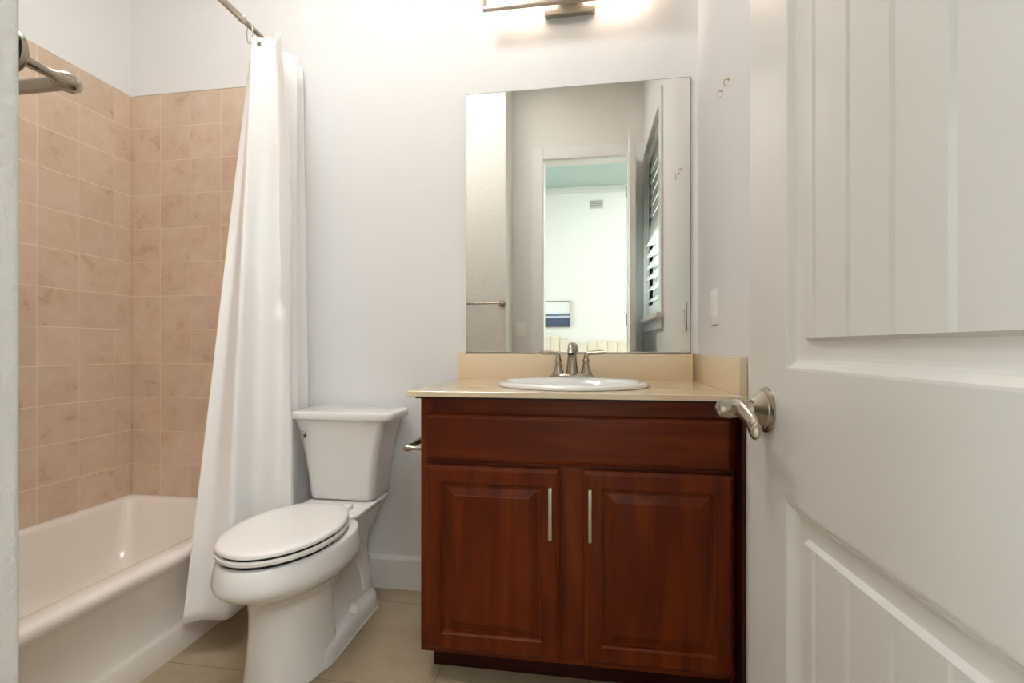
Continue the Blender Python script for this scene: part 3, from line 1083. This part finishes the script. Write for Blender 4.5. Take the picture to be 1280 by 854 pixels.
def switch(name, label, cx_, cy_, cz, ax, w=.074):
    """Plate with a rocker; ax is '-X' (right wall) or 'Y' (door wall)."""
    t = thing(name, label, 'light switch', (cx_, cy_, cz), 'light switches')
    def bx(a0, a1, d0, d1, z0, z1, bev):
        m = MB()
        if ax == '-X':
            return m.box(cx_-d1, cx_-d0, cy_+a0, cy_+a1, cz+z0, cz+z1, bev)
        return m.box(cx_+a0, cx_+a1, cy_+d0, cy_+d1, cz+z0, cz+z1, bev)
    bx(-w/2, w/2, .0003, .006, -.058, .058, .002).build('plate', M_plastic, t)
    r = bx(-.0165, .0165, .0055, .0085, -.033, .033, .001).build('rocker', M_plastic, t)
    for zz in (-.048, .048):
        m = MB()
        if ax == '-X':
            m.lathe([(.0, .0058), (.003, .0058), (.0028, .0068), (.0, .0070)], (cx_, cy_, cz+zz), '-X', 10)
        else:
            m.lathe([(.0, .0058), (.003, .0058), (.0028, .0068), (.0, .0070)], (cx_, cy_, cz+zz), 'Y', 10)
        m.build('screw', M_plastic, t)
    return t


switch('light_switch', 'white switch plate on the right wall above the counter end', 0, -.256, 1.138, '-X', .080)
switch('light_switch', 'white switch plate beside the doorway seen in the mirror', -.925, YD, 1.145, 'Y')

# ------------------------------------------------------------------ door
DW, DH, DT = .664, 2.415, .035
door = bpy.data.objects.new('door_1', None)
COL.objects.link(door)
hx, hy = -.126, -1.775
door.location = (hx, hy, .010)
door.rotation_euler = (0, 0, pi/2 + math.atan2(.034, .663))
door['kind'] = 'structure'
mb = MB()
ST = .1265
pan = [(.225, .791), (.966, 2.285)]        # lower and upper panel openings (local z)
mold = [(0, 0), (.003, .0006), (.006, .0035), (.010, .0075), (.014, .0092), (.0185, .0100), (.0375, .0108), (.0415, .0035)]


def door_face(mb, ysurf, sgn):
    put = lambda s, z, d: Vector((s, ysurf - sgn*d, z))
    q = lambda s0, s1, z0, z1: mb.face([put(s0, z0, 0), put(s1, z0, 0), put(s1, z1, 0), put(s0, z1, 0)])
    q(0, ST, 0, DH)
    q(DW-ST, DW, 0, DH)
    zz = [0]+[v for p in pan for v in p]+[DH]
    for i in range(0, len(zz), 2):
        q(ST, DW-ST, zz[i], zz[i+1])
    for z0, z1 in pan:
        rings_panel(mb, ST, DW-ST, z0, z1, mold, put, cap=False)
        g = mold[-1][0]
        d0 = mold[-1][1]
        a, b_, c, e = ST+g, DW-ST-g, z0+g, z1-g
        edges = [a]
        s = a+.024
        gv = []
        while s < b_-.01:
            gv.append(s)
            s += (b_-a-.048)/4
        cur = a
        for s in gv:
            mb.face([put(cur, c, d0), put(s-.0045, c, d0), put(s-.0045, e, d0), put(cur, e, d0)])
            mb.face([put(s-.0045, c, d0), put(s, c, d0+.004), put(s, e, d0+.004), put(s-.0045, e, d0)])
            mb.face([put(s, c, d0+.004), put(s+.0045, c, d0), put(s+.0045, e, d0), put(s, e, d0+.004)])
            for zc in (c, e):
                mb.face([put(s-.0045, zc, d0), put(s, zc, d0+.004), put(s+.0045, zc, d0)])
            cur = s+.0045
        mb.face([put(cur, c, d0), put(b_, c, d0), put(b_, e, d0), put(cur, e, d0)])


door_face(mb, 0, 1)
door_face(mb, -DT, -1)
for f in (((0, 0, 0), (0, -DT, 0), (0, -DT, DH), (0, 0, DH)), ((DW, 0, 0), (DW, -DT, 0), (DW, -DT, DH), (DW, 0, DH)),
          ((0, 0, 0), (DW, 0, 0), (DW, -DT, 0), (0, -DT, 0)), ((0, 0, DH), (DW, 0, DH), (DW, -DT, DH), (0, -DT, DH))):
    mb.face([Vector(p) for p in f])
mb.build('door_leaf', M_door, door, smooth=False, local=True)
KX, KZ = DW-.0635, .904
mb = MB()
mb.box(DW, DW+.0012, -DT/2-.0125, -DT/2+.0125, KZ-.028, KZ+.028)
mb.box(DW+.0012, DW+.008, -DT/2-.006, -DT/2+.006, KZ-.010, KZ+.010, .002)
mb.build('latch_plate', M_nickel, door, local=True)
for sgn, ys in ((1, 0.0), (-1, -DT)):
    ax = 'Y' if sgn > 0 else '-Y'
    mb = MB()
    mb.lathe([(.0, .0002), (.0335, .0002), (.0335, .003), (.0315, .005), (.0285, .0055), (.0280, .008), (.0255, .010), (.021, .014), (.0165, .019), (.0145, .021)], (KX, ys, KZ), ax, 36)
    ro = mb.build('door_handle', M_nickel, door, local=True)
    # neck, then a waved lever that runs back towards the hinge
    mb = MB()
    mb.lathe([(.0125, .018), (.0105, .026), (.0100, .036), (.0118, .042), (.0132, .052), (.0134, .062), (.0120, .068), (.006, .071), (.0, .0715)], (KX, ys, KZ), ax, 24)
    y_ = lambda d: ys + sgn*d
    pts = catmull([(KX+.006, y_(.043), KZ+.001), (KX-.006, y_(.044), KZ+.004), (KX-.020, y_(.043), KZ+.003), (KX-.034, y_(.040), KZ-.004), (KX-.050, y_(.038), KZ-.013), (KX-.064, y_(.040), KZ-.019), (KX-.074, y_(.042), KZ-.0205), (KX-.079, y_(.043), KZ-.020)], 6)
    n = len(pts)
    mb.tube(pts, [(.0130 - .0015*(i/(n-1)))*min(1, .35+.65*math.sqrt(max(0, (n-1-i)/6))) for i in range(n)], 16, sx=.62, up=(0, 0, 1))
    lv = mb.build('lever', M_nickel, ro, local=True, angle=50)
# hinges on the hidden edge
for zz in (.25, 1.2, 2.15):
    mb = MB()
    mb.tube([(-.004, .004, zz-.045), (-.004, .004, zz+.045)], .0045, 10)
    mb.box(-.0014, -.0002, -.030, -.002, zz-.045, zz+.045)
    mb.build('hinge', M_nickel, door, local=True)

# ------------------------------------------------------------------ plantation shutter in the window
shut = thing('plantation_shutter', 'white plantation shutter in the window behind the door', 'shutter', (.03, (WY0+WY1)/2, WZ0))
mb = MB()
a0, a1 = WY0+.004, WY1-.004
zb, zt = WZ0+.004, WZ1-.004
for s0, s1 in ((a0, a0+.05), (a1-.05, a1)):
    mb.box(.012, .040, s0, s1, zb, zt, .002)
for z0, z1 in ((zb, zb+.085), (zt-.085, zt), ((zb+zt)/2-.03, (zb+zt)/2+.03)):
    mb.box(.012, .040, a0+.05, a1-.05, z0, z1, .002)
mb.build('shutter_frame', M_shutter, shut)
for (z0, z1, tilt) in ((zb+.085, (zb+zt)/2-.03, radians(22)), ((zb+zt)/2+.03, zt-.085, radians(84))):
    n = 6
    for k in range(n):
        zc = z0+(z1-z0)*(k+.5)/n
        mb = MB()
        rings = []
        for yy in (a0+.051, a1-.051):
            ring = []
            for q in range(20):
                t_ = 2*pi*q/20
                u, v = .0405*cos(t_), .0052*sin(t_)
                ring.append(Vector((.026+u*cos(tilt)-v*sin(tilt), yy, zc+u*sin(tilt)+v*cos(tilt))))
            rings.append(ring)
        mb.loft(rings)
        mb.build('louver', M_shutter, shut)

# ------------------------------------------------------------------ bedroom things seen in the mirror
vent = thing('air_vent', 'small grey air vent high on the bedroom wall in the mirror', 'vent', (-.30, YB, 2.82))
mb = MB()
vx0, vx1, vz0, vz1 = -.39, -.21, 2.762, 2.878
for b4 in ((vx0, vx1, vz0, vz0+.014), (vx0, vx1, vz1-.014, vz1), (vx0, vx0+.014, vz0+.014, vz1-.014), (vx1-.014, vx1, vz0+.014, vz1-.014)):
    mb.box(b4[0], b4[1], YB, YB+.008, b4[2], b4[3])
mb.build('vent_frame', M_vent, vent, smooth=False)
MB().box(vx0+.012, vx1-.012, YB+.0003, YB+.002, vz0+.012, vz1-.012).build('vent_shadow_backing', M_vent_dark, vent, smooth=False)
for k in range(5):
    zc = vz0+.024+k*.017
    mb = MB()
    mb.loft([[Vector((x, YB+.0022, zc)), Vector((x, YB+.0075, zc-.006)), Vector((x, YB+.0080, zc-.004)), Vector((x, YB+.0027, zc+.002))] for x in (vx0+.014, vx1-.014)])
    mb.build('slat', M_vent, vent, smooth=False)

pic = thing('framed_picture', 'abstract navy and white seascape print hanging in the bedroom', 'picture', (-.96, YB, 1.43))
px0, px1, pz0, pz1 = -1.30, -.628, 1.262, 1.596
mb = MB()
for b4 in ((px0, px1, pz0, pz0+.008), (px0, px1, pz1-.008, pz1), (px0, px0+.008, pz0+.008, pz1-.008), (px1-.008, px1, pz0+.008, pz1-.008)):
    mb.box(b4[0], b4[1], YB+.0005, YB+.026, b4[2], b4[3])
mb.build('picture_frame', M_frame, pic, smooth=False)
MB().box(px0+.008, px1-.008, YB+.001, YB+.018, pz0+.008, pz1-.008).build('print', M_art, pic, smooth=False)


def bed(label, x0, x1, htop):
    t = thing('bed', label, 'bed', ((x0+x1)/2, -3.4, 0), 'twin beds in the bedroom')
    mb = MB()
    nseg = 9
    w = (x1-x0)/nseg
    for k in range(nseg):
        a, b_ = x0+k*w, x0+(k+1)*w
        dz = .05 if k in (0, nseg-1) else 0.0
        mb.box(a, b_, YB+.025, YB+.105, .05, htop-dz, .016, 3)
    mb.build('headboard', M_linen, t)
    MB().box(x0+.02, x1-.02, YB+.11, -2.55, .10, .30, .02).build('bed_base', M_linen, t)
    MB().box(x0+.02, x1-.02, YB+.11, -2.55, .30, .55, .06, 4).build('mattress', M_bedding, t)
    MB().box(x0+.14, x1-.14, YB+.14, YB+.52, .55, .69, .06, 4).build('pillow', M_bedding, t)
    for x in (x0+.08, x1-.08):
        for y in (YB+.2, -2.63):
            MB().box(x-.03, x+.03, y-.03, y+.03, 0, .10).build('foot', M_black, t)


bed('cream channelled headboard below the seascape print in the mirror', -1.70, -.640, 1.150)
bed('cream headboard of the second bed, right of the faucet spout in the mirror', -.53, .55, 1.085)
